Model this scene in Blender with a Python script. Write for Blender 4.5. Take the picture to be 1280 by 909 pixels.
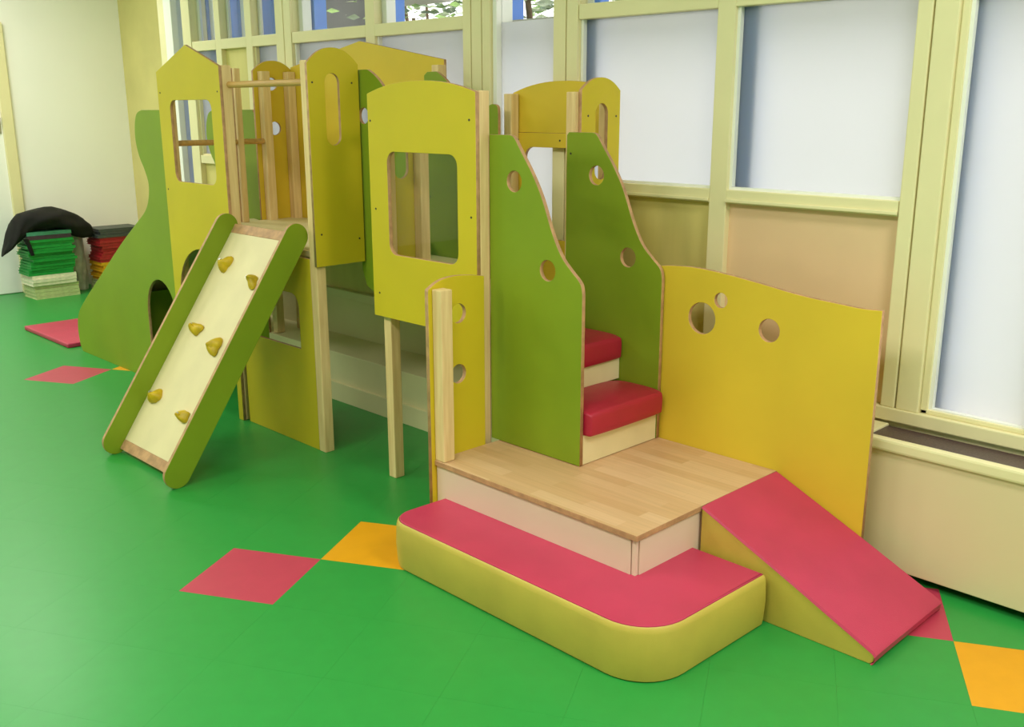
import bpy, bmesh, math, random
from mathutils import Matrix, Vector
random.seed(7)
for o in list(bpy.data.objects): bpy.data.objects.remove(o)
C = bpy.context.collection
SC = bpy.context.scene

# ------------------------------------------------------------------ camera
def cam_matrix(pitch, roll, yaw):
    B = Matrix(((1, 0, 0), (0, 0, -1), (0, 1, 0)))
    P = Matrix.Rotation(-pitch, 3, 'X'); R = Matrix.Rotation(roll, 3, 'Z'); Z = Matrix.Rotation(yaw, 3, 'Z')
    return Z @ P @ B @ R
cd = bpy.data.cameras.new('camera'); cam = bpy.data.objects.new('camera', cd); C.objects.link(cam)
cd.sensor_fit = 'HORIZONTAL'; cd.sensor_width = 36.0; cd.lens = 1239.74 / 1280 * 36.0
cd.clip_start = 0.05; cd.clip_end = 200
M = cam_matrix(0.252892, -0.001668, 0.792745).to_4x4(); M.translation = Vector((0, 0, 1.5))
cam.matrix_world = M
SC.camera = cam

# ------------------------------------------------------------------ world, lamps, exposure
w = bpy.data.worlds.new('overcast_sky'); SC.world = w; w.use_nodes = True
bg = w.node_tree.nodes['Background']; bg.inputs['Color'].default_value = (1.0, 0.975, 0.94, 1); bg.inputs['Strength'].default_value = 2.6
def area(name, loc, sx, sy, power, col=(1, 0.955, 0.88)):
    l = bpy.data.lights.new(name, 'AREA'); l.shape = 'RECTANGLE'; l.size = sx; l.size_y = sy; l.energy = power; l.color = col
    o = bpy.data.objects.new(name, l); o.location = loc; C.objects.link(o); return o
for i, (lx, ly, pw) in enumerate([(0.4, 1.9, 62), (-1.2, 0.4, 44), (-3.2, 0.0, 40), (-5.4, 0.0, 52), (-7.4, 0.3, 38), (-7.4, 2.1, 42)]):
    area('ceiling_lamp', (lx, ly, 2.86), 1.3, 0.5, pw)
SC.view_settings.view_transform = 'Standard'; SC.view_settings.look = 'None'
SC.view_settings.exposure = -0.08; SC.view_settings.gamma = 1.0; SC.view_settings.use_curve_mapping = False

# ------------------------------------------------------------------ materials
def lin(c):
    return tuple((x / 255 / 12.92) if x / 255 <= 0.04045 else ((x / 255 + 0.055) / 1.055) ** 2.4 for x in c)
def mat(name, rgb, rough=0.5, var=0.06, scale=6.0, bump=0.0, bscale=200.0, spec=0.5, metal=0.0, stretch=None, hue=None):
    m = bpy.data.materials.new(name); m.use_nodes = True; nt = m.node_tree; b = nt.nodes['Principled BSDF']
    c = lin(rgb); tc = nt.nodes.new('ShaderNodeTexCoord'); mp = nt.nodes.new('ShaderNodeMapping'); nt.links.new(tc.outputs['Object'], mp.inputs[0])
    if stretch: mp.inputs['Scale'].default_value = stretch
    n = nt.nodes.new('ShaderNodeTexNoise'); n.inputs['Scale'].default_value = scale; n.inputs['Detail'].default_value = 4
    nt.links.new(mp.outputs[0], n.inputs['Vector'])
    r = nt.nodes.new('ShaderNodeValToRGB'); d = hue or tuple(x * (1 - 2.2 * var) for x in c)
    r.color_ramp.elements[0].position = 0.3; r.color_ramp.elements[1].position = 0.7
    r.color_ramp.elements[0].color = (*d, 1); r.color_ramp.elements[1].color = (*tuple(min(1, x * (1 + var)) for x in c), 1)
    nt.links.new(n.outputs['Fac'], r.inputs[0]); nt.links.new(r.outputs[0], b.inputs['Base Color'])
    b.inputs['Roughness'].default_value = rough; b.inputs['Specular IOR Level'].default_value = spec; b.inputs['Metallic'].default_value = metal
    if bump:
        n2 = nt.nodes.new('ShaderNodeTexNoise'); n2.inputs['Scale'].default_value = bscale; nt.links.new(tc.outputs['Object'], n2.inputs['Vector'])
        bp = nt.nodes.new('ShaderNodeBump'); bp.inputs['Strength'].default_value = bump; bp.inputs['Distance'].default_value = 0.002
        nt.links.new(n2.outputs['Fac'], bp.inputs['Height']); nt.links.new(bp.outputs[0], b.inputs['Normal'])
    return m
YEL = mat('yellow_laminate', (212, 188, 38), 0.5, 0.03, 3, spec=0.3)
YEL2 = mat('warm_yellow_laminate', (226, 194, 56), 0.5, 0.03, 3, spec=0.3)
GRN = mat('lime_laminate', (134, 156, 34), 0.5, 0.04, 3, spec=0.3)
PLY = mat('plywood_edge', (196, 150, 108), 0.6, 0.12, 30, stretch=(1, 1, 1))
PINE = mat('pine', (236, 206, 152), 0.5, 0.08, 9, stretch=(6, 6, 0.5), hue=lin((224, 188, 132)))
PINEH = mat('pine_rail', (206, 160, 92), 0.5, 0.10, 9, stretch=(0.5, 6, 6))
BIRCH = mat('birch_board', (232, 216, 170), 0.5, 0.03, 7, stretch=(1, 1, 0.5))
WHT = mat('cream_melamine', (230, 208, 186), 0.45, 0.02, 3)
CREAM = mat('cream_paint', (238, 228, 180), 0.5, 0.02, 4)
CREAMP = mat('cream_panel', (222, 208, 130), 0.55, 0.05, 3, stretch=(3, 3, .5))
BEIGE = mat('beige_board', (236, 202, 160), 0.6, 0.02, 3)
WHITE = mat('white_paint', (246, 246, 240), 0.5, 0.01, 4)
WALL = mat('white_wall', (252, 251, 246), 0.6, 0.015, 1.5)
WALLC = mat('cream_wall', (222, 210, 138), 0.7, 0.05, 2.5)
CEIL = mat('ceiling_paint', (240, 238, 228), 0.8, 0.01, 2)
RAD = mat('radiator_paint', (230, 212, 168), 0.5, 0.03, 1.2)
GRILLE = mat('dark_grille', (86, 66, 66), 0.35, 0.25, 160, 0.3)
SUBF = mat('subfloor_adhesive', (16, 60, 28), 0.9, 0.0)
DARK = mat('dark_gap', (20, 20, 18), 0.9, 0.0)
PINK = mat('pink_vinyl', (196, 54, 90), 0.42, 0.05, 5, 0.25, 420)
CRIM = mat('crimson_vinyl', (178, 28, 58), 0.42, 0.05, 6, 0.3, 350)
YVIN = mat('yellow_vinyl', (204, 178, 76), 0.45, 0.05, 6, 0.25, 420)
FGRN = mat('green_linoleum', (42, 150, 64), 0.36, 0.02, 14, 0.05, 300)
FPNK = mat('pink_linoleum', (192, 62, 88), 0.42, 0.02, 14, 0.05, 300)
FYEL = mat('yellow_linoleum', (228, 160, 18), 0.42, 0.02, 14, 0.05, 300)
HOLD = mat('ochre_resin', (206, 172, 22), 0.5, 0.12, 30, 0.4, 60)
STEEL = mat('steel', (190, 190, 190), 0.3, 0.02, metal=1.0)
SCREW = mat('screw_head', (60, 50, 34), 0.5, 0.05)
BLACK = mat('black_cloth', (17, 14, 14), 0.9, 0.25, 14, 0.5, 60)
GBAG = mat('grey_plastic', (196, 194, 190), 0.4, 0.15, 12, 0.6, 20)
BLUE = mat('blue_paint', (84, 140, 240), 0.5, 0.04, 4)
BLUED = mat('blue_render', (92, 122, 186), 0.7, 0.10, 2)
STONE = mat('grey_ground', (168, 168, 160), 0.9, 0.1, 2)
BARK = mat('bark', (120, 96, 76), 0.9, 0.2, 20)
CONC = mat('pale_concrete', (196, 192, 184), 0.9, 0.05, 3)
DKW = mat('dark_facade', (74, 74, 76), 0.6, 0.2, 3)

def deck_mat():      # laminated staves
    m = bpy.data.materials.new('beech_staves'); m.use_nodes = True; nt = m.node_tree; b = nt.nodes['Principled BSDF']
    tc = nt.nodes.new('ShaderNodeTexCoord'); mp = nt.nodes.new('ShaderNodeMapping'); nt.links.new(tc.outputs['Object'], mp.inputs[0])
    mp.inputs['Rotation'].default_value = (0, 0, math.radians(0))
    br = nt.nodes.new('ShaderNodeTexBrick'); br.inputs['Scale'].default_value = 1.0
    br.inputs['Color1'].default_value = (*lin((228, 188, 146)), 1); br.inputs['Color2'].default_value = (*lin((212, 168, 122)), 1)
    br.inputs['Mortar'].default_value = (*lin((216, 176, 132)), 1); br.inputs['Mortar Size'].default_value = 0.0008
    br.inputs['Brick Width'].default_value = 0.36; br.inputs['Row Height'].default_value = 0.052
    nt.links.new(mp.outputs[0], br.inputs['Vector'])
    mp2 = nt.nodes.new('ShaderNodeMapping'); mp2.inputs['Scale'].default_value = (1.2, 22, 1); nt.links.new(tc.outputs['Object'], mp2.inputs[0])
    n = nt.nodes.new('ShaderNodeTexNoise'); n.inputs['Scale'].default_value = 4; nt.links.new(mp2.outputs[0], n.inputs['Vector'])
    mx = nt.nodes.new('ShaderNodeMixRGB'); mx.blend_type = 'MULTIPLY'; mx.inputs[0].default_value = 0.22
    nt.links.new(br.outputs['Color'], mx.inputs[1]); nt.links.new(n.outputs['Fac'], mx.inputs[2]); nt.links.new(mx.outputs[0], b.inputs['Base Color'])
    b.inputs['Roughness'].default_value = 0.42
    return m
STAVE = deck_mat()

def frosted():
    m = bpy.data.materials.new('frosted_film'); m.use_nodes = True; nt = m.node_tree
    for n in list(nt.nodes): nt.nodes.remove(n)
    o = nt.nodes.new('ShaderNodeOutputMaterial'); t = nt.nodes.new('ShaderNodeBsdfTranslucent'); t.inputs[0].default_value = (0.80, 0.81, 0.82, 1)
    d = nt.nodes.new('ShaderNodeBsdfDiffuse'); d.inputs[0].default_value = (0.8, 0.8, 0.8, 1)
    g = nt.nodes.new('ShaderNodeBsdfGlossy'); g.inputs['Roughness'].default_value = 0.35
    a = nt.nodes.new('ShaderNodeMixShader'); a.inputs[0].default_value = 0.12; b = nt.nodes.new('ShaderNodeMixShader'); b.inputs[0].default_value = 0.03
    nt.links.new(t.outputs[0], a.inputs[1]); nt.links.new(d.outputs[0], a.inputs[2]); nt.links.new(a.outputs[0], b.inputs[1]); nt.links.new(g.outputs[0], b.inputs[2])
    nt.links.new(b.outputs[0], o.inputs[0]); return m
FROST = frosted()
def clear(name, tint, k):
    m = bpy.data.materials.new(name); m.use_nodes = True; nt = m.node_tree
    for n in list(nt.nodes): nt.nodes.remove(n)
    o = nt.nodes.new('ShaderNodeOutputMaterial'); t = nt.nodes.new('ShaderNodeBsdfTransparent'); t.inputs[0].default_value = (*tint, 1)
    g = nt.nodes.new('ShaderNodeBsdfGlossy'); g.inputs['Roughness'].default_value = 0.02
    f = nt.nodes.new('ShaderNodeLayerWeight'); f.inputs['Blend'].default_value = 0.5
    pw = nt.nodes.new('ShaderNodeMath'); pw.operation = 'POWER'; pw.inputs[1].default_value = 4.0; nt.links.new(f.outputs['Facing'], pw.inputs[0])
    ma = nt.nodes.new('ShaderNodeMath'); ma.operation = 'MULTIPLY_ADD'; ma.inputs[1].default_value = 0.6; ma.inputs[2].default_value = k; nt.links.new(pw.outputs[0], ma.inputs[0])
    a = nt.nodes.new('ShaderNodeMixShader'); nt.links.new(ma.outputs[0], a.inputs[0]); nt.links.new(t.outputs[0], a.inputs[1]); nt.links.new(g.outputs[0], a.inputs[2])
    nt.links.new(a.outputs[0], o.inputs[0]); return m
GLASS = clear('clear_glass', (0.96, 0.97, 0.97), 0.03)
ACRYL = clear('acrylic', (0.95, 0.96, 0.93), 0.025)

# ------------------------------------------------------------------ builders
def tag(o, label=None, cat=None, group=None, kind=None):
    if label: o['label'] = label
    if cat: o['category'] = cat
    if group: o['group'] = group
    if kind: o['kind'] = kind
    return o
def thing(name, loc, label, cat, group=None, kind=None):
    o = bpy.data.objects.new(name, None); o.location = loc; o.empty_display_size = 0.1; C.objects.link(o)
    return tag(o, label, cat, group, kind)
def world_off(p):
    v = Vector((0, 0, 0))
    while p is not None: v += p.location; p = p.parent
    return v
def link(name, me, parent, mats):
    if not isinstance(mats, (list, tuple)): mats = [mats]
    for m in mats:
        if m.name not in [x.name for x in me.materials if x]: me.materials.append(m)
    o = bpy.data.objects.new(name, me); C.objects.link(o)
    if parent is not None:
        me.transform(Matrix.Translation(-world_off(parent))); o.parent = parent
    else:                                                       # origin at the base of its own bounds
        xs = [v.co for v in me.vertices]; b = Vector(((min(c.x for c in xs) + max(c.x for c in xs)) / 2, (min(c.y for c in xs) + max(c.y for c in xs)) / 2, min(c.z for c in xs)))
        me.transform(Matrix.Translation(-b)); o.location = b
    return o
def bm_box(bm, x0, x1, y0, y1, z0, z1):
    r = bmesh.ops.create_cube(bm, size=1.0)
    for v in r['verts']:
        v.co = Vector(((x0 + x1) / 2 + v.co.x * (x1 - x0), (y0 + y1) / 2 + v.co.y * (y1 - y0), (z0 + z1) / 2 + v.co.z * (z1 - z0)))
    return r['verts']
def done(bm, name, parent, mats, bev=0.0, seg=2, smooth=False):
    if bev: bmesh.ops.bevel(bm, geom=bm.edges[:], offset=bev, segments=seg, profile=0.6, affect='EDGES')
    me = bpy.data.meshes.new(name); bm.to_mesh(me); bm.free()
    if smooth:
        for p in me.polygons: p.use_smooth = True
        try: me.set_sharp_from_angle(angle=math.radians(38))
        except Exception: pass
    return link(name, me, parent, mats)
def box(name, parent, x0, x1, y0, y1, z0, z1, mats, bev=0.002):
    bm = bmesh.new(); bm_box(bm, x0, x1, y0, y1, z0, z1)
    return done(bm, name, parent, mats, bev, 2)
def arc(cx, cy, r, a0, a1, n=8, ry=None):
    ry = ry or r
    return [(cx + r * math.cos(math.radians(a0 + (a1 - a0) * i / n)), cy + ry * math.sin(math.radians(a0 + (a1 - a0) * i / n))) for i in range(n + 1)]
def circ(cx, cy, r, n=28): return arc(cx, cy, r, 0, 360 * (n - 1) / n, n - 1)
def rrect(x0, x1, y0, y1, r, n=6):
    return arc(x1 - r, y0 + r, r, -90, 0, n) + arc(x1 - r, y1 - r, r, 0, 90, n) + arc(x0 + r, y1 - r, r, 90, 180, n) + arc(x0 + r, y0 + r, r, 180, 270, n)
def archhole(x0, x1, y0, spring, top, n=14):
    return [(x1, y0)] + arc((x0 + x1) / 2, spring, (x1 - x0) / 2, 0, 180, n, top - spring) + [(x0, y0)]
def smoothpoly(pts, n=5):                                      # Catmull-Rom through the points
    out = []
    for i in range(len(pts) - 1):
        p0 = pts[max(i - 1, 0)]; p1 = pts[i]; p2 = pts[i + 1]; p3 = pts[min(i + 2, len(pts) - 1)]
        for k in range(n):
            t = k / n
            out.append(tuple(0.5 * (2 * p1[j] + (p2[j] - p0[j]) * t + (2 * p0[j] - 5 * p1[j] + 4 * p2[j] - p3[j]) * t * t + (3 * p1[j] - p0[j] - 3 * p2[j] + p3[j]) * t ** 3) for j in (0, 1)))
    return out + [pts[-1]]
def plate(name, parent, pts, plane, at, th, face, edge=None, holes=(), bev=0.0016):
    """a flat board cut to an outline: plane 'XZ' lies at y=at..at+th, 'YZ' at x=at..at+th, 'XY' at z=at..at+th"""
    edge = edge or PLY
    cu = bpy.data.curves.new(name, 'CURVE'); cu.dimensions = '2D'; cu.fill_mode = 'BOTH'
    cu.extrude = th / 2 - bev; cu.bevel_depth = bev; cu.bevel_resolution = 1; cu.offset = -bev
    for loop in [pts] + list(holes):
        s = cu.splines.new('POLY'); s.points.add(len(loop) - 1); s.use_cyclic_u = True
        for q, (a, b) in zip(s.points, loop): q.co = (a, b, 0, 1)
    tmp = bpy.data.objects.new('tmp', cu); C.objects.link(tmp)
    dg = bpy.context.evaluated_depsgraph_get(); dg.update()
    me = bpy.data.meshes.new_from_object(tmp.evaluated_get(dg)); bpy.data.objects.remove(tmp); bpy.data.curves.remove(cu)
    bm = bmesh.new(); bm.from_mesh(me); bmesh.ops.remove_doubles(bm, verts=bm.verts, dist=1e-5); bmesh.ops.recalc_face_normals(bm, faces=bm.faces)
    idx = [0 if abs(f.normal.z) > 0.9 else 1 for f in bm.faces]
    bm.to_mesh(me); bm.free(); me.materials.clear()
    c = at + th / 2
    T = {'XZ': Matrix(((1, 0, 0, 0), (0, 0, -1, c), (0, 1, 0, 0), (0, 0, 0, 1))),
         'YZ': Matrix(((0, 0, 1, c), (1, 0, 0, 0), (0, 1, 0, 0), (0, 0, 0, 1))),
         'XY': Matrix(((1, 0, 0, 0), (0, 1, 0, 0), (0, 0, 1, c), (0, 0, 0, 1)))}[plane]
    me.transform(T); me.materials.append(face); me.materials.append(edge); me.name = name
    me.polygons.foreach_set('material_index', idx)
    o = bpy.data.objects.new(name, me); C.objects.link(o)
    if parent is not None: me.transform(Matrix.Translation(-world_off(parent))); o.parent = parent
    return o
def rod(name, parent, a, b, r, m, n=16):
    a = Vector(a); b = Vector(b); d = b - a; bm = bmesh.new()
    bmesh.ops.create_cone(bm, cap_ends=True, segments=n, radius1=r, radius2=r, depth=d.length)
    bmesh.ops.transform(bm, matrix=Matrix.Translation((a + b) / 2) @ d.to_track_quat('Z', 'Y').to_matrix().to_4x4(), verts=bm.verts)
    return done(bm, name, parent, m, 0, smooth=True)
def post(parent, x0, x1, y0, y1, z0, z1, name='post'): return box(name, parent, x0, x1, y0, y1, z0, z1, PINE, 0.004)
def screws(panel, pts, nrm, m=None):
    """tiny screw heads on a panel: nrm is the outward axis ('-y' or '+x')"""
    for p in pts:
        d = Vector((0, -1, 0)) if nrm == '-y' else Vector((1, 0, 0))
        p = Vector(p); rod('screw', panel, p - d * 0.004, p + d * 0.0012, 0.0042, m or SCREW, 10)

# ------------------------------------------------------------------ floor: square tiles laid at 30 degrees to the room
U = Vector((0.8688, 0.4952, 0)); V = Vector((-0.4952, 0.8688, 0))
PU, PV, U0, V0 = 0.3350, 0.3325, 0.5300, 2.4975
floor = thing('floor', (-3.3, 0.6, 0), 'green linoleum tile floor with pink and yellow accent squares', 'floor', kind='structure')
box('subfloor', floor, -8.8, 2.4, -3.0, 3.95, -0.08, -0.0042, SUBF, 0)
SPEC = {(-8, 0): 1, (-7, 1): 2, (-15, 6): 1, (-14, 7): 2, (-2, 1): 1, (-1, 1 - 1): 2}
spec = {}
for (i, j), k in {(-7, 0): 1, (-6, 1): 2, (-14, 6): 1, (-13, 7): 2, (-1, 1): 1, (0, 0): 2}.items(): spec[(i, j)] = k
Minv = M.inverted()
def seen(p):
    q = Minv @ p
    if q.z > -0.2: return False
    x = 640 + 1239.74 * q.x / -q.z; y = 454.5 - 1239.74 * q.y / -q.z
    return -60 < x < 1340 and 300 < y < 975
def tilemesh(m):
    bm = bmesh.new(); g = 0.00015
    bm_box(bm, -PU / 2 + g, PU / 2 - g, -PV / 2 + g, PV / 2 - g, -0.004, 0)
    me = bpy.data.meshes.new('tile'); bm.to_mesh(me); bm.free(); me.materials.append(m); return me
TM = [tilemesh(FGRN), tilemesh(FPNK), tilemesh(FYEL)]
rot = math.atan2(U.y, U.x)
cells = []
for i in range(-34, 14):
    for j in range(-16, 22):
        c = U * (U0 + PU * (i + .5)) + V * (V0 + PV * (j + .5))
        if -8.95 < c.x < 2.6 and -3.1 < c.y < 4.0: cells.append((i, j, c))
vis = [t for t in cells if seen(t[2])]
vis.sort(key=lambda t: t[2].length)
vis = vis[:290] + [t for t in vis[290:] if (t[0], t[1]) in spec]
vk = {(t[0], t[1]) for t in vis}
for i, j, c in vis:
    k = spec.get((i, j), 0)
    o = bpy.data.objects.new('tile', TM[k]); C.objects.link(o); o.parent = floor; o.location = c - floor.location; o.rotation_euler.z = rot
    if k: o['label'] = ('pink floor tile', 'yellow floor tile')[k - 1]
bm = bmesh.new()
for i, j, c in cells:
    if (i, j) in vk: continue
    vs = bm_box(bm, -PU / 2 + .00015, PU / 2 - .00015, -PV / 2 + .00015, PV / 2 - .00015, -0.004, 0)
    bmesh.ops.transform(bm, matrix=Matrix.Translation(c) @ Matrix.Rotation(rot, 4, 'Z'), verts=vs)
tag(done(bm, 'distant_tiles', floor, FGRN), kind='stuff')

# ------------------------------------------------------------------ room shell
YW = 3.15
def struct(name, label, cat): return thing(name, (0, 0, 0), label, cat, kind='structure')
def sbox(name, x0, x1, y0, y1, z0, z1, m, label, cat, bev=0.0):
    return tag(box(name, None, x0, x1, y0, y1, z0, z1, m, bev), label, cat, kind='structure')
sbox('wall_left', -8.95, -8.75, -3.0, 3.9, -0.01, 2.95, WALL, 'plain white end wall at the far left of the room', 'wall')
sbox('wall_corner', -8.95, -6.40, 3.9, 4.1, -0.01, 2.95, WALLC, 'cream yellow wall strip beside the white end wall', 'wall')
sbox('wall_front', -8.95, 2.4, -3.2, -3.0, -0.01, 2.95, WALL, 'white wall behind the viewer', 'wall')
sbox('wall_right', 2.4, 2.6, -3.0, 3.3, -0.01, 2.95, WALL, 'white wall at the near end of the room', 'wall')
sbox('ceiling', -8.95, 2.6, -3.2, 4.1, 2.95, 3.05, CEIL, 'white ceiling of the playroom', 'ceiling')
wb = struct('wall_back', 'cream wall under and over the row of windows', 'wall')
box('lower_wall', wb, -6.40, 2.4, YW + 0.01, YW + 0.16, -0.01, 0.475, CREAM, 0)
box('upper_wall', wb, -6.40, 2.4, YW + 0.01, YW + 0.16, 2.72, 2.95, CREAM, 0)
box('return_wall', wb, -6.52, -6.40, YW + 0.02, 3.9, -0.01, 2.95, CREAM, 0)
box('blue_cladding', wb, -6.399, -6.385, YW + 0.12, 3.9, 0.0, 2.95, BLUE, 0)
box('sill', wb, -6.36, 2.4, YW - 0.012, YW + 0.06, 0.475, 0.520, CREAM, 0.004)
tk = struct('trim_1', 'long cream plinth box along the foot of the window wall', 'trim')
box('plinth_box', tk, -6.36, -2.2, 2.885, YW + 0.01, 0, 0.26, CREAM, 0.004)
box('plinth_skirting', tk, -6.36, -2.2, 2.870, 2.885, 0, 0.10, CREAM, 0.003)
# door at far left
dr = struct('door_1', 'cream door with a steel handle in the white end wall', 'door')
box('door_frame', dr, -8.752, -8.715, 2.845, 2.93, 0, 2.08, CREAM, 0.004)
box('door_frame', dr, -8.752, -8.715, 1.88, 1.965, 0, 2.08, CREAM, 0.004)
box('door_frame', dr, -8.752, -8.715, 1.88, 2.93, 2.08, 2.16, CREAM, 0.004)
lf = box('door_leaf', dr, -8.752, -8.735, 1.965, 2.845, 0.006, 2.078, WALL, 0.003)
hd = box('handle', lf, -8.735, -8.728, 2.80, 2.832, 1.30, 1.47, STEEL, 0.003)
rod('lever', lf, (-8.728, 2.815, 1.42), (-8.69, 2.815, 1.42), 0.009, STEEL); rod('lever', lf, (-8.69, 2.815, 1.42), (-8.69, 2.70, 1.42), 0.009, STEEL)

# ------------------------------------------------------------------ window wall
ZT0, ZT1, ZTOP = 1.842, 1.900, 2.72
YF, YB = YW, YW + 0.045                                        # room side frame, then the white outer part
def member(parent, name, x0, x1, z0, z1, y0=YF, y1=YW + 0.05, m=CREAM): return box(name, parent, x0, x1, y0, y1, z0, z1, m, 0.003)
def outer(parent, x0, x1, z0, z1, y1=YW + 0.11): return box('outer_frame', parent, x0, x1, YW + 0.052, y1, z0, z1, WHITE, 0.002)
def pane(parent, x0, x1, z0, z1, m, y=YW + 0.040, name='pane'): return box(name, parent, x0, x1, y, y + 0.004, z0, z1, m, 0)
def beads(parent, x0, x1, z0, z1, m=WHITE):  # glazing beads; their white also carries the daylight brightness of the reveals
    box('glazing_bead', parent, x0, x0 + 0.012, YW + 0.016, YW + 0.038, z0 + 0.0105, z1, m, 0)
    box('glazing_bead', parent, x0, x1, YW + 0.016, YW + 0.038, z0, z0 + 0.010, m, 0)
def postgroup(n, label, xs):
    t = struct('trim_%d' % n, label, 'window post')
    for k, (a, b) in enumerate(zip(xs[:-1], xs[1:])):
        box('post_board', t, a + 0.003, b - 0.003, YF - 0.004, YW + 0.055, 0.52, ZTOP, CREAM, 0.004)
    box('post_core', t, xs[0] + .001, xs[-1] - .001, YF + 0.012, YW + 0.11, 0.52, ZTOP, CREAM, 0)
    return t
postgroup(2, 'cream window post at the far left end of the windows', (-6.16, -6.05))
postgroup(3, 'cream window post behind the arched yellow panel with round holes', (-5.07, -4.985, -4.91))
postgroup(4, 'triple boarded cream window post behind the front tower', (-3.51, -3.452, -3.382, -3.325))
postgroup(5, 'double boarded cream window post right of the narrow bright window', (-2.95, -2.876, -2.81))
postgroup(6, 'wide double boarded cream window post left of the far right window', (-1.42, -1.366, -1.285))
postgroup(7, 'cream window post at the right edge of the picture', (-0.955, -0.90, -0.84))
def win(n, label): return struct('window_%d' % n, label, 'window')
w1 = win(1, 'narrow blue edged window strip at the far left corner')
box('white_post', w1, -6.40, -6.30, YF, YW + 0.11, 0.52, ZTOP, WHITE, 0.003)
pane(w1, -6.30, -6.16, 1.60, ZTOP, GLASS); pane(w1, -6.30, -6.16, 0.52, 1.60, FROST)
w2 = win(2, 'window bay with three narrow clear upper panes showing blue boards')
cols = [(-6.05, -5.755), (-5.69, -5.40), (-5.33, -5.07)]
for a, b in cols: pane(w2, a, b, ZT1, ZTOP, GLASS)
for (a, b), (c, d) in zip(cols[:-1], cols[1:]): member(w2, 'mullion', b, c, 0.52, ZTOP); outer(w2, b - .01, c + .022, ZT1, ZTOP, YW + 0.068)
outer(w2, -6.06, -6.02, ZT1, ZTOP, YW + 0.068)
for a, b in cols: member(w2, 'transom', a, b, ZT0, ZT1); member(w2, 'rail', a, b, 1.155, 1.205)
for k, (a, b) in enumerate(cols):
    if k == 1: pane(w2, a, b, 1.205, ZT0, CREAMP, YW + 0.03, 'solid_panel')
    else: pane(w2, a, b, 1.205, ZT0, FROST); beads(w2, a, b, 1.205, ZT0, CREAM)
    pane(w2, a, b, 0.52, 1.155, CREAMP, YW + 0.03, 'solid_panel')
def bay(n, label, a, m0, m1, b, panels):
    t = win(n, label)
    member(t, 'mullion', m0, m1, 0.52, ZTOP)
    for k, (p, q) in enumerate(((a, m0), (m1, b))):
        member(t, 'transom', p, q, ZT0, ZT1); pane(t, p, q, ZT1, ZTOP, GLASS); outer(t, p - .01, p + 0.035, ZT1, ZTOP)
        pane(t, p, q, 1.205, ZT0, FROST); beads(t, p, q, 1.205, ZT0)
        member(t, 'rail', p, q, 1.155, 1.205); box('rail_moulding', t, p, q, YF - 0.010, YF, 1.160, 1.172, CREAM, 0.003)
        pane(t, p, q, 0.52, 1.155, panels[k], YW + 0.028, 'solid_panel')
    return t
bay(3, 'two light window bay behind the peaked back panel', -4.91, -4.24, -4.165, -3.51, (CREAMP, CREAMP))
w4 = win(4, 'tall narrow window with white film below clear glass')
box('white_jamb', w4, -3.325, -3.300, YF + 0.01, YW + 0.11, 0.52, ZTOP, WHITE, 0.003)
pane(w4, -3.30, -2.95, 1.860, ZTOP, GLASS); pane(w4, -3.30, -2.95, 0.52, 1.860, FROST)
bay(5, 'large two light frosted window above the yellow guard panel', -2.81 + 0.0, -2.147, -2.073, -1.42, (CREAMP, BEIGE))
w6 = win(6, 'tall frosted window above the radiator cover at the far right')
box('inner_frame', w6, -1.285, -1.262, YF + 0.008, YW + 0.05, 0.52, ZT0, CREAM, 0.003)
box('inner_frame', w6, -1.285, -0.955, YF + 0.008, YW + 0.05, 0.52, 0.535, CREAM, 0.003)
pane(w6, -1.285, -0.955, 0.52, 1.825, FROST); beads(w6, -1.262, -0.955, 0.53, 1.82); member(w6, 'transom', -1.285, -0.955, 1.825, ZT1)
pane(w6, -1.285, -0.955, ZT1, ZTOP, GLASS)
w7 = win(7, 'added frosted window beyond the right edge of the picture')  # unseen bay, added for the daylight it lets in
pane(w7, -0.84, 2.3, 0.52, ZT0, FROST); pane(w7, -0.84, 2.3, ZT1, ZTOP, GLASS); member(w7, 'transom', -0.84, 2.3, ZT0, ZT1)
# radiator cover
rc = thing('radiator_cover', (-0.4, 2.975, 0), 'cream radiator cover with a dark top grille at the right', 'radiator cover')
box('front_panel', rc, -1.95, 0.8, 2.975, 2.995, 0.032, 0.435, RAD, 0.003)
box('front_lip', rc, -1.95, 0.8, 2.962, 2.998, 0.430, 0.469, CREAM, 0.008)
box('grille', rc, -1.375, 0.8, 2.998, 3.130, 0.452, 0.462, GRILLE, 0)
box('end_lip', rc, -1.50, -1.375, 2.998, 3.136, 0.440, 0.469, CREAM, 0.003)
box('back_board', rc, -1.95, 0.8, 3.120, 3.136, 0.05, 0.440, DARK, 0)

archtop = lambda x0, x1, z, rise, n=18: [(x1 - (x1 - x0) * i / n, z + rise * (1 - abs(2 * i / n - 1) ** 2.2)) for i in range(n + 1)]
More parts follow.
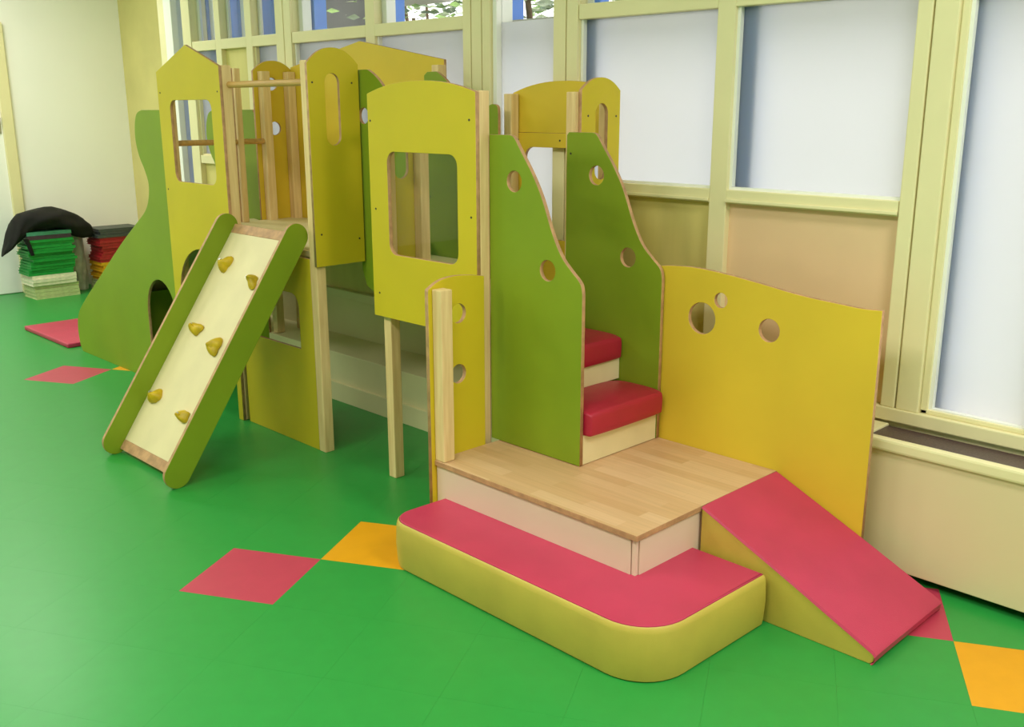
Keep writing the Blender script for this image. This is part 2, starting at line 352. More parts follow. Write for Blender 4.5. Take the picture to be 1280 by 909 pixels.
# ------------------------------------------------------------------ tower with peaked panels (left)
T1 = thing('play_tower', (-4.24, 2.74, 0), 'yellow wooden play tower with peaked house shaped panels at the left', 'play tower')
for (x0, x1, y0, y1, z0) in ((-4.885, -4.837, 2.357, 2.405, 0), (-4.318, -4.270, 2.357, 2.405, 0), (-3.630, -3.582, 2.357, 2.405, 0),
                             (-3.630, -3.582, 2.552, 2.600, 0.84), (-4.885, -4.837, 2.905, 2.953, 0.262), (-3.630, -3.582, 3.062, 3.110, 0.262), (-4.885, -4.837, 3.062, 3.110, 0.262)):
    post(T1, x0, x1, y0, y1, z0, 1.688)
box('slim_post', T1, -4.884, -4.866, 2.742, 2.774, 0.9, 1.700, PLY, 0.003); box('slim_post', T1, -4.865, -4.842, 2.744, 2.778, 0.9, 1.700, PINE, 0.004)
hp = plate('front_panel', T1, [(-4.89, 0), (-4.822, 0)] + arc(-4.566, 0.57, 0.256, 180, 0, 16, 0.25) + [(-4.310, 0), (-4.268, 0), (-4.268, 1.684), (-4.571, 1.788), (-4.89, 1.672)],
           'XZ', 2.341, 0.016, YEL, holes=[rrect(-4.771, -4.360, 1.144, 1.536, 0.045)])
hp['label'] = 'tall house shaped front panel with a window and an arch'
screws(hp, [(-4.863, 2.341, 1.572), (-4.292, 2.341, 1.572), (-4.863, 2.341, 1.10), (-4.292, 2.341, 1.0)], '-y')
plate('low_panel', T1, [(-4.240, 0), (-3.634, 0), (-3.634, 0.868), (-4.240, 0.868)], 'XZ', 2.360, 0.016, YEL,
      holes=[[(-3.742, 0.452)] + arc(-3.802, 0.640, 0.06, 0, 90, 6) + arc(-4.075, 0.640, 0.06, 90, 180, 6) + [(-4.135, 0.452)]])
sp = plate('slot_panel', T1, [(2.348, 0.841), (2.602, 0.841)] + archtop(2.348, 2.602, 1.676, 0.064),
           'YZ', -3.580, 0.016, YEL, holes=[arc(2.467, 1.602, 0.036, 0, 180, 10) + arc(2.467, 1.382, 0.036, 180, 360, 10)])
screws(sp, [(-3.564, 2.370, 1.600), (-3.564, 2.566, 1.600), (-3.564, 2.380, 0.978), (-3.564, 2.575, 0.945)], '+x')
bp1 = plate('back_panel', T1, [(-4.885, 0.80), (-3.600, 0.80), (-3.600, 1.713), (-4.245, 1.822), (-4.885, 1.713)], 'XZ', 3.112, 0.016, YEL2, holes=[rrect(-4.40, -3.80, 1.15, 1.545, 0.05)])
bp1['label'] = 'wide peaked back panel'
hl = plate('holed_panel', T1, [(2.880, 0.80), (3.128, 0.80)] + archtop(2.880, 3.128, 1.690, 0.056),
           'YZ', -4.903, 0.016, YEL2, holes=[circ(2.992, 1.624, 0.034), circ(2.998, 1.390, 0.036)])
hl['label'] = 'narrow arched panel with two round holes'
box('deck', T1, -4.888, -3.585, 2.408, 3.108, 0.872, 0.900, BIRCH, 0.003)
box('deck_rail', T1, -4.236, -3.632, 2.380, 2.406, 0.872, 0.898, BIRCH, 0.002)
rod('top_rail', T1, (-4.272, 2.392, 1.602), (-3.628, 2.392, 1.602), 0.0145, PINEH)
rod('slide_rail', T1, (-4.862, 2.400, 1.325), (-4.862, 2.905, 1.325), 0.0145, PINEH)

# ------------------------------------------------------------------ slide at the far left
SL = thing('slide', (-5.55, 2.63, 0), 'green sided toddler slide leaving the left tower towards the end wall', 'slide')
prof = smoothpoly([(-6.285, 0.0), (-6.318, 0.04), (-6.33, 0.145), (-6.292, 0.245), (-6.16, 0.352), (-5.89, 0.531), (-5.56, 0.748), (-5.35, 0.874), (-5.21, 0.958),
                   (-5.152, 1.026), (-5.132, 1.11), (-5.165, 1.184), (-5.214, 1.253), (-5.240, 1.335), (-5.230, 1.418), (-5.197, 1.471), (-5.137, 1.490)])
prof = prof + [(-4.895, 1.490), (-4.895, 0.0)]
for y0 in (2.362, 2.884):
    q = prof if y0 < 2.5 else [(x - 0.21, z) for x, z in prof[:-2]] + [(-4.925, 1.490)] + [(-4.897, 1.46), (-4.897, 0.0)]
    plate('side_panel', SL, q, 'XZ', y0, 0.016, GRN, holes=[archhole(-5.285, -4.940, 0.10, 0.40, 0.601)] if y0 < 2.5 else [])
box('cross_board', SL, -5.56, -5.544, 2.381, 2.881, 0.002, 0.46, GRN)
bm = bmesh.new()
chute = smoothpoly([(-4.905, 0.895), (-5.05, 0.885), (-5.30, 0.72), (-5.70, 0.44), (-5.98, 0.24), (-6.12, 0.17), (-6.26, 0.15)], 5)
vs = [[bm.verts.new((x, y, z - d)) for y in (2.380, 2.882)] for x, z in chute for d in (0, 0.014)]
top = vs[0::2]; bot = vs[1::2]
for k in range(len(top) - 1):
    bm.faces.new((top[k][0], top[k][1], top[k + 1][1], top[k + 1][0])); bm.faces.new((bot[k][0], bot[k + 1][0], bot[k + 1][1], bot[k][1]))
    for e in (0, 1): bm.faces.new((top[k][e], top[k + 1][e], bot[k + 1][e], bot[k][e]))
for k in (0, -1): bm.faces.new((top[k][0], bot[k][0], bot[k][1], top[k][1]))
bmesh.ops.recalc_face_normals(bm, faces=bm.faces)
done(bm, 'chute', SL, BIRCH, smooth=True)

# ------------------------------------------------------------------ climbing ramp
RP = thing('climbing_ramp', (-3.95, 2.0, 0), 'sloping climbing ramp with ochre holds and green sides', 'climbing ramp')
RD = Vector((0, 0.562, 0.827)); RN = Vector((0, -0.827, 0.562)); R0 = Vector((0, 1.689, 0.0575)); RL = 1.100
ang = math.degrees(math.atan2(0.827, 0.562))
e = (1.689 + 0.562 * RL, 0.0575 + 0.827 * RL)
stad = arc(1.689, 0.0575, 0.0575, ang + 90, ang + 270, 14) + arc(e[0], e[1], 0.0575, ang - 90, ang + 90, 14)
plate('side_board', RP, stad, 'YZ', -4.250, 0.018, GRN); plate('side_board', RP, stad, 'YZ', -3.663, 0.018, GRN)
def rboard(name, s0, s1, n0, n1, m, x0=-4.2315, x1=-3.6635):
    bm = bmesh.new(); vs = bm_box(bm, x0, x1, s0, s1, n0, n1)
    for v in vs: v.co = Vector((v.co.x, 0, 0)) + R0 + RD * v.co.y + RN * v.co.z
    return done(bm, name, RP, m, 0.002)
rboard('climbing_board', 0.024, RL - 0.016, -0.050, -0.032, BIRCH)
rboard('end_strip', -0.022, 0.024, -0.054, -0.031, PLY); rboard('end_strip', RL - 0.016, RL + 0.030, -0.054, -0.031, PLY)
def hold(x, s, sc, rz, kind):
    bm = bmesh.new(); bmesh.ops.create_icosphere(bm, subdivisions=3, radius=1.0)
    rnd = random.Random(kind)
    ph = [rnd.uniform(0, 6.3) for _ in range(6)]
    for v in bm.verts:
        c = v.co.copy(); a = math.atan2(c.y, c.x)
        r = 1 + 0.22 * math.sin(2 * a + ph[0]) + 0.13 * math.sin(3 * a + ph[1]) + 0.08 * math.sin(5 * a + ph[2])
        r *= 1 - 0.25 * max(0, c.z)
        v.co = Vector((c.x * 0.034 * r, c.y * 0.027 * r * (1 + 0.5 * (c.y < 0)), max(c.z, -0.25) * 0.034 * (1 + 0.35 * math.sin(a + ph[3])) + 0.007))
    # dent for the bolt
    q = Matrix.Rotation(rz, 3, 'Z')
    for v in bm.verts:
        v.co = q @ (v.co * sc)
        v.co = Vector((x, 0, 0)) + R0 + RD * (s + v.co.y) + RN * (-0.031 + v.co.z) + Vector((v.co.x, 0, 0))
    h = done(bm, 'climbing_hold', RP, HOLD, smooth=True)
    b0 = Vector((x - 0.010, 0, 0)) + R0 + RD * (s + 0.004) + RN * (-0.004)
    rod('bolt', h, b0, b0 + RN * 0.014 * sc, 0.0065, STEEL, 12)
for (x, s, sc, rz, k) in ((-4.125, 0.928, 1.0, 1.2, 3), (-3.845, 0.875, 0.9, 0.2, 5), (-4.090, 0.603, 1.0, 0.0, 8), (-3.879, 0.542, 1.05, 2.2, 12), (-4.145, 0.256, 1.0, 0.6, 21), (-3.850, 0.220, 0.95, 4.0, 33)):
    hold(x, s, sc, rz, k)

# ------------------------------------------------------------------ bridge between the towers
BR = thing('connecting_bridge', (-3.38, 2.81, 0.7), 'green sided bridge joining the two yellow towers', 'bridge')
def sway(x0, x1, zt, drop):                                    # S-curved top falling towards x1
    L = x1 - x0
    return smoothpoly([(x0 + 0.075, zt), (x0 + 0.10, zt - 0.006), (x0 + 0.17, zt - 0.05), (x0 + 0.26, zt - 0.15), (x0 + 0.34, zt - 0.29), (x1, zt - drop)], 4)
for y0 in (2.610, 2.990):
    top = sway(-3.598, -3.178, 1.655, 0.46)
    xe = -3.178
    if y0 > 2.8:                                                # the rear side rises again where it meets the front tower
        xe = -3.116
        top = smoothpoly([(-3.523, 1.655), (-3.498, 1.649), (-3.428, 1.600), (-3.36, 1.50), (-3.31, 1.43), (-3.27, 1.425), (-3.235, 1.455), (-3.20, 1.490), (-3.160, 1.512), (-3.130, 1.510), (-3.119, 1.498), (xe, 1.47)], 4)
    pl = plate('side_panel', BR, [(-3.50, 0.700), (xe, 0.700)] + top[::-1] + [(-3.575, 1.655), (-3.598, 1.64)] + [(-3.598, 0.80), (-3.57, 0.73)], 'XZ', y0, 0.016, GRN,
          holes=[circ(-3.548, 1.466, 0.034)] if y0 < 2.8 else [])
    if y0 > 2.8: screws(pl, [(-3.57, y0, 1.10), (-3.57, y0, 1.55)], '-y')
box('bridge_floor', BR, -3.583, -3.168, 2.628, 2.988, 0.792, 0.830, BIRCH, 0.003)

# ------------------------------------------------------------------ front tower
T2 = thing('play_tower', (-2.87, 2.74, 0), 'yellow wooden play tower with rounded panels at the head of the stairs', 'play tower')
for (x0, x1, y0, y1, z0) in ((-3.155, -3.110, 2.383, 2.430, 0), (-2.620, -2.573, 2.380, 2.428, 0), (-3.155, -3.110, 2.555, 2.600, 0.70),
                             (-2.620, -2.573, 2.872, 2.920, 0.262), (-3.155, -3.110, 3.062, 3.108, 0.262), (-2.620, -2.573, 3.062, 3.108, 0.262)):
    post(T2, x0, x1, y0, y1, z0, 1.556 if y0 < 3 else 1.556)
archtop0 = lambda x0, x1, z, rise, n=18: [(x1 - (x1 - x0) * i / n, z + rise * (1 - (2 * i / n - 1) ** 2)) for i in range(n + 1)]
fp = plate('front_panel', T2, [(-3.186, 0.690), (-2.573, 0.690)] + archtop(-3.186, -2.573, 1.551, 0.043), 'XZ', 2.362, 0.018, YEL,
           holes=[rrect(-3.074, -2.672, 0.946, 1.338, 0.042)])
fp['label'] = 'arched front panel with a rounded window'
screws(fp, [(-3.169, 2.362, 1.451), (-2.605, 2.362, 1.458), (-3.153, 2.362, 1.117), (-2.600, 2.362, 1.124), (-3.147, 2.362, 0.785)], '-y')
box('acrylic_pane', T2, -3.100, -2.650, 2.3815, 2.3845, 0.92, 1.36, ACRYL, 0)
tb = plate('back_panel', T2, [(-3.150, 0.700), (-2.573, 0.700), (-2.573, 1.395), (-3.150, 1.395)], 'XZ', 3.110, 0.016, YEL2, holes=[rrect(-3.075, -2.660, 0.950, 1.335, 0.045)])
screws(tb, [(-3.115, 3.110, 1.365), (-2.870, 3.110, 1.365), (-2.60, 3.110, 1.365)], '-y')
plate('back_header', T2, [(-3.150, 1.3952), (-2.573, 1.3952)] + archtop(-3.150, -2.573, 1.560, 0.045), 'XZ', 3.1125, 0.016, YEL2)
for side, xx, y0, y1 in ((0, -2.573, 2.888, 3.114), (1, -3.173, 2.382, 2.602)):
    yc = (y0 + y1) / 2; zt = 1.562 if side == 0 else 1.51
    s2 = plate('slot_panel', T2, [(y0, 0.70), (y1, 0.70)] + archtop(y0, y1, zt, 0.048 if side == 0 else 0.03),
               'YZ', xx + (0.001 if side == 0 else 0), 0.017, YEL, holes=[arc(yc + .004, 1.478, 0.036, 0, 180, 10) + arc(yc + .004, 1.262, 0.036, 180, 360, 10)])
    if side == 0: screws(s2, [(-2.555, 2.925, 1.468), (-2.555, 3.090, 1.466)], '+x')
box('deck', T2, -3.166, -2.575, 2.432, 3.108, 0.728, 0.765, BIRCH, 0.003)

# ------------------------------------------------------------------ staircase
ST = thing('staircase', (-2.35, 2.64, 0.3), 'short staircase with crimson padded steps between green sides', 'staircase')
top = smoothpoly([(-2.470, 1.409), (-2.447, 1.400), (-2.410, 1.350), (-2.362, 1.285), (-2.315, 1.205), (-2.268, 1.095), (-2.225, 1.020), (-2.180, 0.975), (-2.150, 0.950), (-2.134, 0.930), (-2.128, 0.900)], 4)
for y0, zl in ((2.422, 1), (2.852, 2)):
    q = [(-2.568, 0.302), (-2.128, 0.302)] + top[::-1] + ([(-2.568, 1.409)] if zl == 1 else [(-2.585, 1.409), (-2.596, 1.398), (-2.596, 0.302)])
    g = plate('side_panel', ST, q, 'XZ', y0, 0.017, GRN, holes=[circ(-2.446, 1.254, 0.036), circ(-2.286, 0.964, 0.036)])
    if zl == 2: screws(g, [(-2.575, 2.852, 1.33)], '-y')
box('riser', ST, -2.146, -2.131, 2.441, 2.850, 0.302, 0.408, BIRCH, 0.001)
box('riser', ST, -2.325, -2.312, 2.441, 2.850, 0.500, 0.582, BIRCH, 0.001)
def cushion(x0, x1, y0, y1, z0, z1):
    bm = bmesh.new(); bm_box(bm, x0, x1, y0, y1, z0, z1)
    bmesh.ops.subdivide_edges(bm, edges=bm.edges[:], cuts=7, use_grid_fill=True)
    cx, cy, cz = (x0 + x1) / 2, (y0 + y1) / 2, (z0 + z1) / 2
    for v in bm.verts:
        a = (v.co.x - cx) / (x1 - cx); b = (v.co.y - cy) / (y1 - cy); c = (v.co.z - cz) / (z1 - cz)
        if c > 0: v.co.z -= 0.010 * (abs(a) ** 4 + abs(b) ** 4) * c
        v.co.x -= (0.006 * abs(b) ** 3 + 0.004 * abs(c) ** 3) * a * abs(a)
        v.co.y -= 0.004 * abs(a) ** 3 * b * abs(b)
    sh = [e for e in bm.edges if len(e.link_faces) == 2 and e.calc_face_angle(0) > 0.9]
    bmesh.ops.bevel(bm, geom=sh, offset=0.007, segments=3, profile=0.55, affect='EDGES')
    return done(bm, 'step_cushion', ST, CRIM, smooth=True)
cushion(-2.345, -2.092, 2.441, 2.850, 0.408, 0.506)
cushion(-2.565, -2.290, 2.441, 2.850, 0.582, 0.680)

# ------------------------------------------------------------------ low platform with side and guard panels
PF = thing('low_platform', (-2.08, 2.49, 0), 'low beech topped platform with a yellow guard panel behind it', 'platform')
box('platform_top', PF, -2.532, -1.632, 2.113, 2.872, 0.282, 0.300, [STAVE], 0.0015)
bmm = PF.children[-1].data; bmm.materials.append(PLY)
for p in bmm.polygons:
    if p.normal.z < 0.9: p.material_index = 1
box('side_board', PF, -2.530, -1.660, 2.121, 2.137, 0.004, 0.281, WHT, 0.001)
box('side_board', PF, -1.655, -1.639, 2.139, 2.870, 0.004, 0.281, WHT, 0.001)
box('corner_strip', PF, -1.657, -1.643, 2.124, 2.137, 0.004, 0.281, WHT, 0.001)
lp = plate('side_panel', PF, [(2.100, 0.0), (2.358, 0.0), (2.358, 0.925)] + smoothpoly([(2.358, 0.925), (2.29, 0.936), (2.215, 0.941), (2.15, 0.932), (2.102, 0.908)], 4) + [(2.100, 0.90)], 'YZ', -2.550, 0.018, YEL,
           holes=[circ(2.235, 0.808, 0.0345), circ(2.232, 0.592, 0.0345)])
lp['label'] = 'narrow arched side panel with two round holes'
box('post', PF, -2.5315, -2.484, 2.116, 2.166, 0.301, 0.908, PINE, 0.004)
gt = smoothpoly([(-1.314, 0.900), (-1.373, 0.897), (-1.452, 0.901), (-1.592, 0.911), (-1.741, 0.931), (-1.866, 0.946), (-1.981, 0.955), (-2.066, 0.954), (-2.15, 0.946), (-2.30, 0.92), (-2.56, 0.90)], 4)
gp = plate('guard_panel', PF, [(-2.56, 0.0), (-1.314, 0.0)] + gt, 'XZ', 2.873, 0.018, YEL2,
           holes=[circ(-1.965, 0.780, 0.0565), circ(-1.890, 0.854, 0.0265), circ(-1.696, 0.778, 0.0395)])
gp['label'] = 'broad yellow guard panel with three round holes'

# ------------------------------------------------------------------ soft play blocks
def roundpoly(pts):                                            # (x, y, r) corners -> outline with arcs
    out = []; n = len(pts)
    for i in range(n):
        p = Vector(pts[i][:2]); r = pts[i][2]; a = Vector(pts[i - 1][:2]); b = Vector(pts[(i + 1) % n][:2])
        if r <= 0: out.append((p.x, p.y)); continue
        u = (a - p).normalized(); v = (b - p).normalized(); s = p + u * r; t = p + v * r
        for k in range(11):
            q = k / 10; w0 = (1 - q) ** 2; w1 = 2 * q * (1 - q); w2 = q * q
            w1 *= 0.75; tot = w0 + w1 + w2
            out.append(tuple((s * w0 + p * w1 + t * w2) / tot))
    return out
def soft_block(name, label, outline, z1, topm, sidem):
    t = thing(name, (sum(p[0] for p in outline) / len(outline), sum(p[1] for p in outline) / len(outline), 0), label, 'soft block')
    c = Vector((t.location.x, t.location.y))
    def ring(bm, off, z):
        n = len(outline); vs = []
        for i in range(n):
            a = Vector(outline[i - 1]); p = Vector(outline[i]); b = Vector(outline[(i + 1) % n])
            nrm = ((p - a).normalized() + (b - p).normalized()); nrm = Vector((nrm.y, -nrm.x)); nrm.normalize()
            q = p + nrm * off; vs.append(bm.verts.new((q.x, q.y, z)))
        return vs
    bm = bmesh.new(); rings = [ring(bm, -0.010, 0.0), ring(bm, -0.003, 0.004), ring(bm, 0.000, 0.02), ring(bm, 0.004, z1 * 0.5), ring(bm, 0.001, z1 - 0.02), ring(bm, -0.003, z1 - 0.006), ring(bm, -0.008, z1 - 0.001)]
    for r0, r1 in zip(rings[:-1], rings[1:]):
        for i in range(len(r0)): bm.faces.new((r0[i - 1], r0[i], r1[i], r1[i - 1]))
    f = bm.faces.new(rings[0][::-1]); bmesh.ops.triangulate(bm, faces=[f], ngon_method='EAR_CLIP'); bmesh.ops.recalc_face_normals(bm, faces=bm.faces)
    done(bm, 'side_cover', t, sidem, smooth=True)
    bm = bmesh.new(); a = ring(bm, -0.0085, z1 - 0.0055); b = ring(bm, -0.0095, z1 + 0.0005); d = ring(bm, -0.014, z1 + 0.0022)
    for r0, r1 in ((a, b), (b, d)):
        for i in range(len(r0)): bm.faces.new((r0[i - 1], r0[i], r1[i], r1[i - 1]))
    f = bm.faces.new(d); bmesh.ops.triangulate(bm, faces=[f], ngon_method='EAR_CLIP'); bmesh.ops.recalc_face_normals(bm, faces=bm.faces)
    done(bm, 'top_cover', t, topm, smooth=False)
    return t
step = roundpoly([(-2.512, 1.872, 0.10), (-1.388, 1.868, 0.155), (-1.378, 2.415, 0.012), (-1.655, 2.415, 0), (-1.655, 2.137, 0), (-2.500, 2.137, 0.01)])
soft_block('soft_step', 'low pink topped yellow foam step wrapping the platform corner', step, 0.165, PINK, YVIN)
WG = thing('soft_wedge', (-1.33, 2.65, 0), 'pink foam wedge ramp sloping down from the platform to the floor', 'soft block')
def prism_x(bm, pts, y0, y1):
    a = [bm.verts.new((x, y0, z)) for x, z in pts]; b = [bm.verts.new((x, y1, z)) for x, z in pts]
    n = len(pts)
    for i in range(n): bm.faces.new((a[i - 1], a[i], b[i], b[i - 1]))
    bm.faces.new(a); bm.faces.new(b[::-1]); bmesh.ops.recalc_face_normals(bm, faces=bm.faces)
bm = bmesh.new(); prism_x(bm, [(-1.629, 0), (-1.056, 0), (-1.046, 0.010), (-1.042, 0.030), (-1.629, 0.297)], 2.432, 2.866)
done(bm, 'side_cover', WG, YVIN, 0.003)
bm = bmesh.new(); sl = [(-1.628, 0.2985), (-1.30, 0.153), (-1.048, 0.0375), (-1.040, 0.028), (-1.043, 0.008), (-1.054, 0.000)]
a = [[bm.verts.new((x + ox, y, z + oz)) for x, z in sl] for y, ox, oz in ((2.4295, -0.001, -0.004), (2.434, 0.0015, 0.0025), (2.50, .0018, 0.0045), (2.80, 0.0018, 0.0045), (2.864, 0.0015, 0.0025), (2.8685, -0.001, -0.004))]
for r0, r1 in zip(a[:-1], a[1:]):
    for i in range(len(sl) - 1): bm.faces.new((r0[i], r0[i + 1], r1[i + 1], r1[i]))
bmesh.ops.recalc_face_normals(bm, faces=bm.faces)
if sum(f.normal.z for f in bm.faces) < 0: bmesh.ops.reverse_faces(bm, faces=bm.faces)
done(bm, 'top_cover', WG, PINK, smooth=True)
bm = bmesh.new(); bm_box(bm, -7.20, -6.43, 2.322, 2.985, 0.0, 0.030)
tag(done(bm, 'landing_mat', None, PINK, 0.009, 3, smooth=True), 'thin pink floor mat at the foot of the slide', 'mat')

# ------------------------------------------------------------------ stacks of folders by the end wall
def cm(n, c, r=0.5): return mat(n, c, r, 0.08, 30)
FC = {'white': cm('white_card', (236, 232, 206)), 'green': cm('green_card', (20, 150, 60)), 'teal': cm('teal_card', (70, 150, 120)), 'plum': cm('plum_card', (70, 50, 66)),
      'red': cm('red_card', (176, 34, 44)), 'yellow': cm('yellow_card', (226, 170, 24)), 'slate': cm('slate_card', (70, 76, 76)), 'pale': cm('pale_green_card', (196, 206, 150))}
def folder(col, x0, x1, y0, y1, z0, z1, label, group, rz):
    t = thing('folder', ((x0 + x1) / 2, (y0 + y1) / 2, z0), label, 'folder', group)
    h = z1 - z0
    for (a, b, nm) in ((0, 0.0022, 'cover'), (h - 0.0024, h - 0.0002, 'cover')): box(nm, t, x0, x1, y0, y1, z0 + a, z0 + b, FC[col], 0.0005)
    box('spine', t, x1 - 0.003, x1 - 0.0005, y0 + 0.001, y1 - 0.001, z0 + 0.0024, z1 - 0.0026, FC[col], 0.0)
    box('sheets', t, x0 + 0.006, x1 - 0.0035, y0 + 0.006, y1 - 0.006, z0 + 0.0024, z1 - 0.0026, FC[col], 0.0)
    t.rotation_euler.z = rz
    return t
rnd = random.Random(11)
NAMEC = {'pale': 'pale green', 'white': 'white', 'green': 'bright green', 'red': 'red', 'yellow': 'yellow', 'slate': 'slate grey'}
ORD = ['', 'second', 'third', 'fourth', 'fifth', 'sixth', 'seventh']
def order(k, n):
    if k == 0: return 'lowest'
    if k == n - 1: return 'topmost'
    return ORD[k] + ' from the bottom' if k <= (n - 1) // 2 else ORD[n - 1 - k] + ' from the top'
z = 0.0
plan = [('pale', 4, 0.0275, 'pale green folder low in the left stack by the end wall', 'pale green folders in the left stack'),
        ('white', 3, 0.0275, 'white folder in the middle of the left stack by the end wall', 'white folders in the left stack'),
        ('green', 13, 0.022, 'bright green folder in the left stack under the black bag', 'green folders in the left stack'),
        ('plum', 1, 0.032, 'dark plum folder near the top of the left stack', None), ('teal', 1, 0.030, 'teal folder on top of the left stack under the bag', None)]
for col, n, h, lab, grp in plan:
    for k in range(n):
        j = rnd.uniform(-.018, .018) if col == 'green' else rnd.uniform(-.007, .007); jx = rnd.uniform(-.02, .01)
        base = 0.012 if z < 0.11 else 0
        lab2 = lab if n == 1 else '%s folder, %s of the %s ones in the left stack' % (NAMEC[col], order(k, n), NAMEC[col])
        folder(col, -8.56 + jx, -8.30 + jx, 2.785 + j + base, 3.135 + j + base * 1.2, z, z + h - 0.0006, lab2, grp, rnd.uniform(-.03, .03)); z += h
top1 = z
z = 0.0
plan = [('pale', 3, 0.028, 'pale green folder at the foot of the right stack', 'pale green folders in the right stack'), ('yellow', 6, 0.026, 'yellow folder low in the right stack by the slide', 'yellow folders in the right stack'),
        ('red', 9, 0.023, 'red folder in the right stack behind the slide', 'red folders in the right stack'), ('slate', 3, 0.024, 'slate grey folder on top of the right stack', 'slate folders in the right stack')]
for col, n, h, lab, grp in plan:
    for k in range(n):
        lab2 = '%s folder, %s of the %s ones in the right stack' % (NAMEC[col], order(k, n), NAMEC[col])
        j = rnd.uniform(-.016, .016); folder(col, -8.57, -8.31 + rnd.uniform(-.01, .01), 3.36 + j, 3.72 + j, z, z + h - 0.0006, lab2, grp, rnd.uniform(-.03, .03)); z += h
# black bag draped over the left stack
def blob(name, parent, mats, f, nu=56, nv=28, sub=True):
    bm = bmesh.new(); g = [[bm.verts.new(f(i / nu, j / nv)) for i in range(nu)] for j in range(nv + 1)]
    for j in range(nv):
        for i in range(nu): bm.faces.new((g[j][i], g[j][(i + 1) % nu], g[j + 1][(i + 1) % nu], g[j + 1][i]))
    bm.faces.new(g[0][::-1]); bm.faces.new(g[-1]); bmesh.ops.recalc_face_normals(bm, faces=bm.faces)
    return done(bm, name, parent, mats, smooth=True)
# spine of the lying bag in (y, z, half height, half depth), from the hanging left end to the puffy right end
bspine = [(2.630, 0.385, 0.030, 0.030), (2.660, 0.425, 0.050, 0.060), (2.695, 0.480, 0.075, 0.090), (2.735, 0.545, 0.090, 0.110), (2.790, 0.598, 0.082, 0.125),
          (2.870, 0.625, 0.082, 0.150), (2.960, 0.632, 0.090, 0.160), (3.050, 0.628, 0.086, 0.155), (3.130, 0.605, 0.090, 0.145), (3.200, 0.562, 0.088, 0.120), (3.270, 0.530, 0.084, 0.095), (3.325, 0.510, 0.060, 0.070), (3.350, 0.500, 0.012, 0.02)]
bag = thing('bag', (-8.42, 2.98, top1), 'black cloth bag slumped over the left folder stack', 'bag')
def bagf(u, v):
    s = v * (len(bspine) - 1); k = min(int(s), len(bspine) - 2); t = s - k; t = t * t * (3 - 2 * t)
    y, zc, hh, hd = [bspine[k][i] * (1 - t) + bspine[k + 1][i] * t for i in range(4)]
    a = 2 * math.pi * u
    wr = 1 + 0.06 * math.sin(3 * a + 14 * v) + 0.05 * math.sin(5 * a - 23 * v) + 0.04 * math.sin(31 * v + 2 * a)
    return (-8.43 + hd * math.cos(a) * wr, y + 0.01 * math.sin(9 * v + a), zc + hh * math.sin(a) * wr)
blob('bag_body', bag, BLACK, bagf)
def strapf(u, v):
    a = 2 * math.pi * u; y = 2.755 + 0.045 * v; zz = 0.50 - 0.14 * v + 0.02 * math.sin(3 * v); return (-8.262 + 0.010 * math.cos(a) - 0.01 * v, y + 0.022 * math.sin(a) * (1 - .3 * v), zz)
blob('strap', bag, BLACK, strapf, 12, 10)
# grey plastic bag between the stacks
def sackf(u, v):
    a = 2 * math.pi * u; z = 0.0 + 0.53 * v
    r = (0.98 - 0.18 * v ** 2) * (1 + 0.05 * math.sin(5 * a + 9 * v) + 0.035 * math.sin(9 * a - 15 * v))
    return (-8.60 + 0.10 * r * math.cos(a), 3.25 + 0.085 * r * math.sin(a), z)
tag(blob('plastic_bag', None, GBAG, sackf, 48, 22), 'grey plastic bag standing between the two folder stacks', 'bag')

# ------------------------------------------------------------------ outside
sb = tag(box('yard', None, -16, 6, 3.4, 16, -0.3, -0.02, STONE, 0), 'grey paved yard outside the windows', 'ground', kind='structure')
def bluepost(x0, x1, lab, y0=3.27, y1=3.35, m=None):
    t = tag(box('outdoor_post', None, x0, x1, y0, y1, -0.02, 3.1, m or BLUE, 0.003), lab, 'post', 'blue posts outside the windows')
    return t
for a, b, lab in ((-6.27, -6.06, 'blue outdoor post filling the first narrow upper pane from the left'),
                  (-5.92, -5.68, 'blue outdoor post in the second narrow upper pane from the left'), (-5.52, -5.30, 'blue outdoor post in the third narrow upper pane from the left'),
                  (-5.06, -4.86, 'blue outdoor post at the left of the dark upper pane'), (-4.32, -4.17, 'blue outdoor post beside the pane showing the concrete slab'),
                  (-3.46, -3.32, 'blue outdoor post behind the left edge of the tall narrow window'), (-2.86, -2.745, 'blue outdoor post behind the left edge of the medium frosted pane'),
                  (-2.11, -1.995, 'blue outdoor post behind the left edge of the large frosted pane'), (-1.33, -1.225, 'blue outdoor post behind the left edge of the far right pane')):
    bo = bluepost(a, b, lab, *((3.205, 3.26) if a > -3 else (3.27, 3.35)))
    if -6.4 < a < -5.2: box('edge_board', bo, b + 0.002, b + 0.045, 3.29, 3.33, 0, 3.1, WHITE, 0)
tag(box('outdoor_rail', None, -6.7, 2.3, 3.262, 3.40, 1.835, 1.875, CONC, 0.003), 'pale ledge outside behind the window transoms', 'ledge', kind='structure')
fb = thing('annex', (-8.5, 6.5, 0), 'blue and grey annex seen through the upper left panes', 'building')
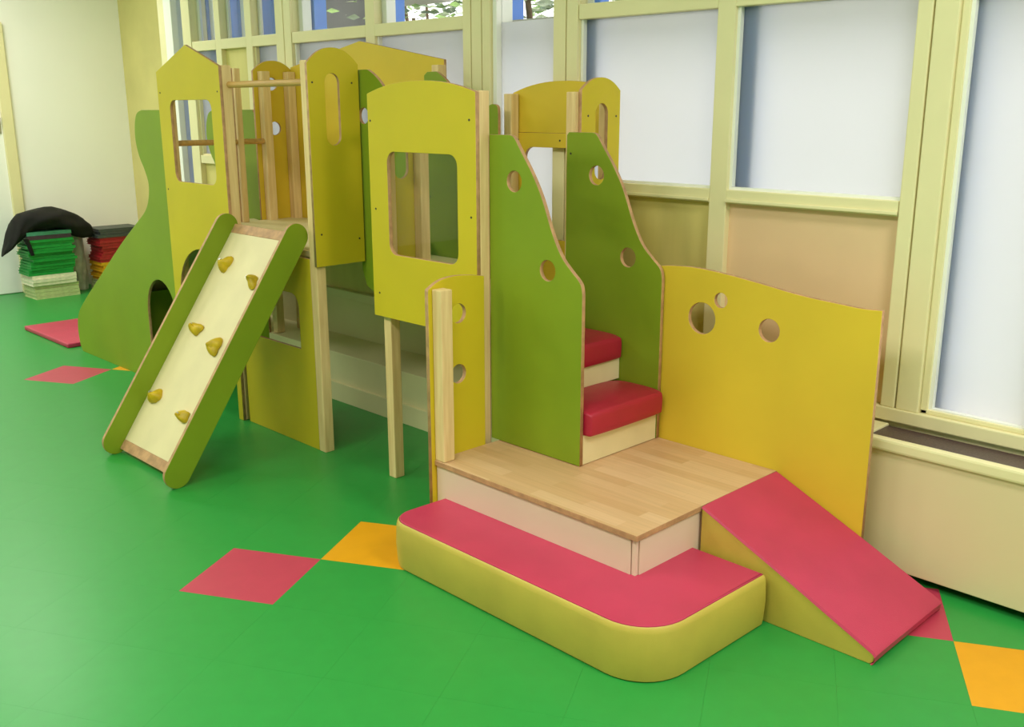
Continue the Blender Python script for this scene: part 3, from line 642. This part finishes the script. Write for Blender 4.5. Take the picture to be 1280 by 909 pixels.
box('wall', fb, -16.0, -8.5, 6.4, 6.7, -0.02, 4.2, BLUED, 0); box('dark_wall', fb, -8.0 - 3.0, -7.45, 5.6, 5.8, -0.02, 4.2, DKW, 0)
for xx in (-12.2, -11.1, -10.0, -9.0): box('white_post', fb, xx, xx + 0.16, 6.28, 6.38, -0.02, 4.2, WHITE, 0)
for xx in (-9.6, -8.45): box('blue_board', fb, xx, xx + 0.10, 5.50, 5.58, -0.02, 4.2, BLUE, 0)
tag(box('concrete_canopy', None, -6.55, -6.02, 4.95, 5.3, 2.28, 2.55, CONC, 0.01), 'pale concrete slab above the dark wall outside', 'slab')
LG = [mat('pale_leaf', (226, 242, 206), 0.5, 0.2, 20), mat('mid_leaf', (170, 208, 120), 0.5, 0.2, 20), mat('dark_leaf', (130, 150, 120), 0.5, 0.2, 20)]
rl = random.Random(5)
def shrub(cx, cy, lab, n):
    t = thing('shrub', (cx, cy, -0.02), lab, 'shrub')
    for k in range(7):
        a = rl.uniform(0, 6.28); x1 = cx + 0.75 * math.cos(a); y1 = cy + 0.35 * math.sin(a)
        rod('stem', t, (cx + rl.uniform(-.1, .1), cy, 0), (x1, y1, rl.uniform(2.2, 3.0)), rl.uniform(0.010, 0.022), BARK, 8)
    for m, part in zip(LG, ('pale_leaves', 'mid_leaves', 'dark_leaves')):
        bm = bmesh.new()
        for k in range(n):
            p = Vector((cx + rl.gauss(0, 0.55), cy + rl.gauss(0, 0.30), 1.55 + rl.random() * 1.6)); s = rl.uniform(0.035, 0.07)
            q = Matrix.Rotation(rl.uniform(0, 6.28), 3, 'Z') @ Matrix.Rotation(rl.uniform(-1.2, 1.2), 3, 'X')
            v = [bm.verts.new(p + q @ Vector(c)) for c in ((-s, 0, 0), (-.2 * s, -.45 * s, .1 * s), (s, 0, 0), (-.2 * s, .45 * s, .1 * s))]
            bm.faces.new(v)
        tag(done(bm, part, t, m), kind='stuff')
shrub(-6.75, 5.9, 'leafy shrub outside behind the pale slab', 420)
shrub(-4.35, 4.7, 'leafy shrub outside the tall narrow window', 420)
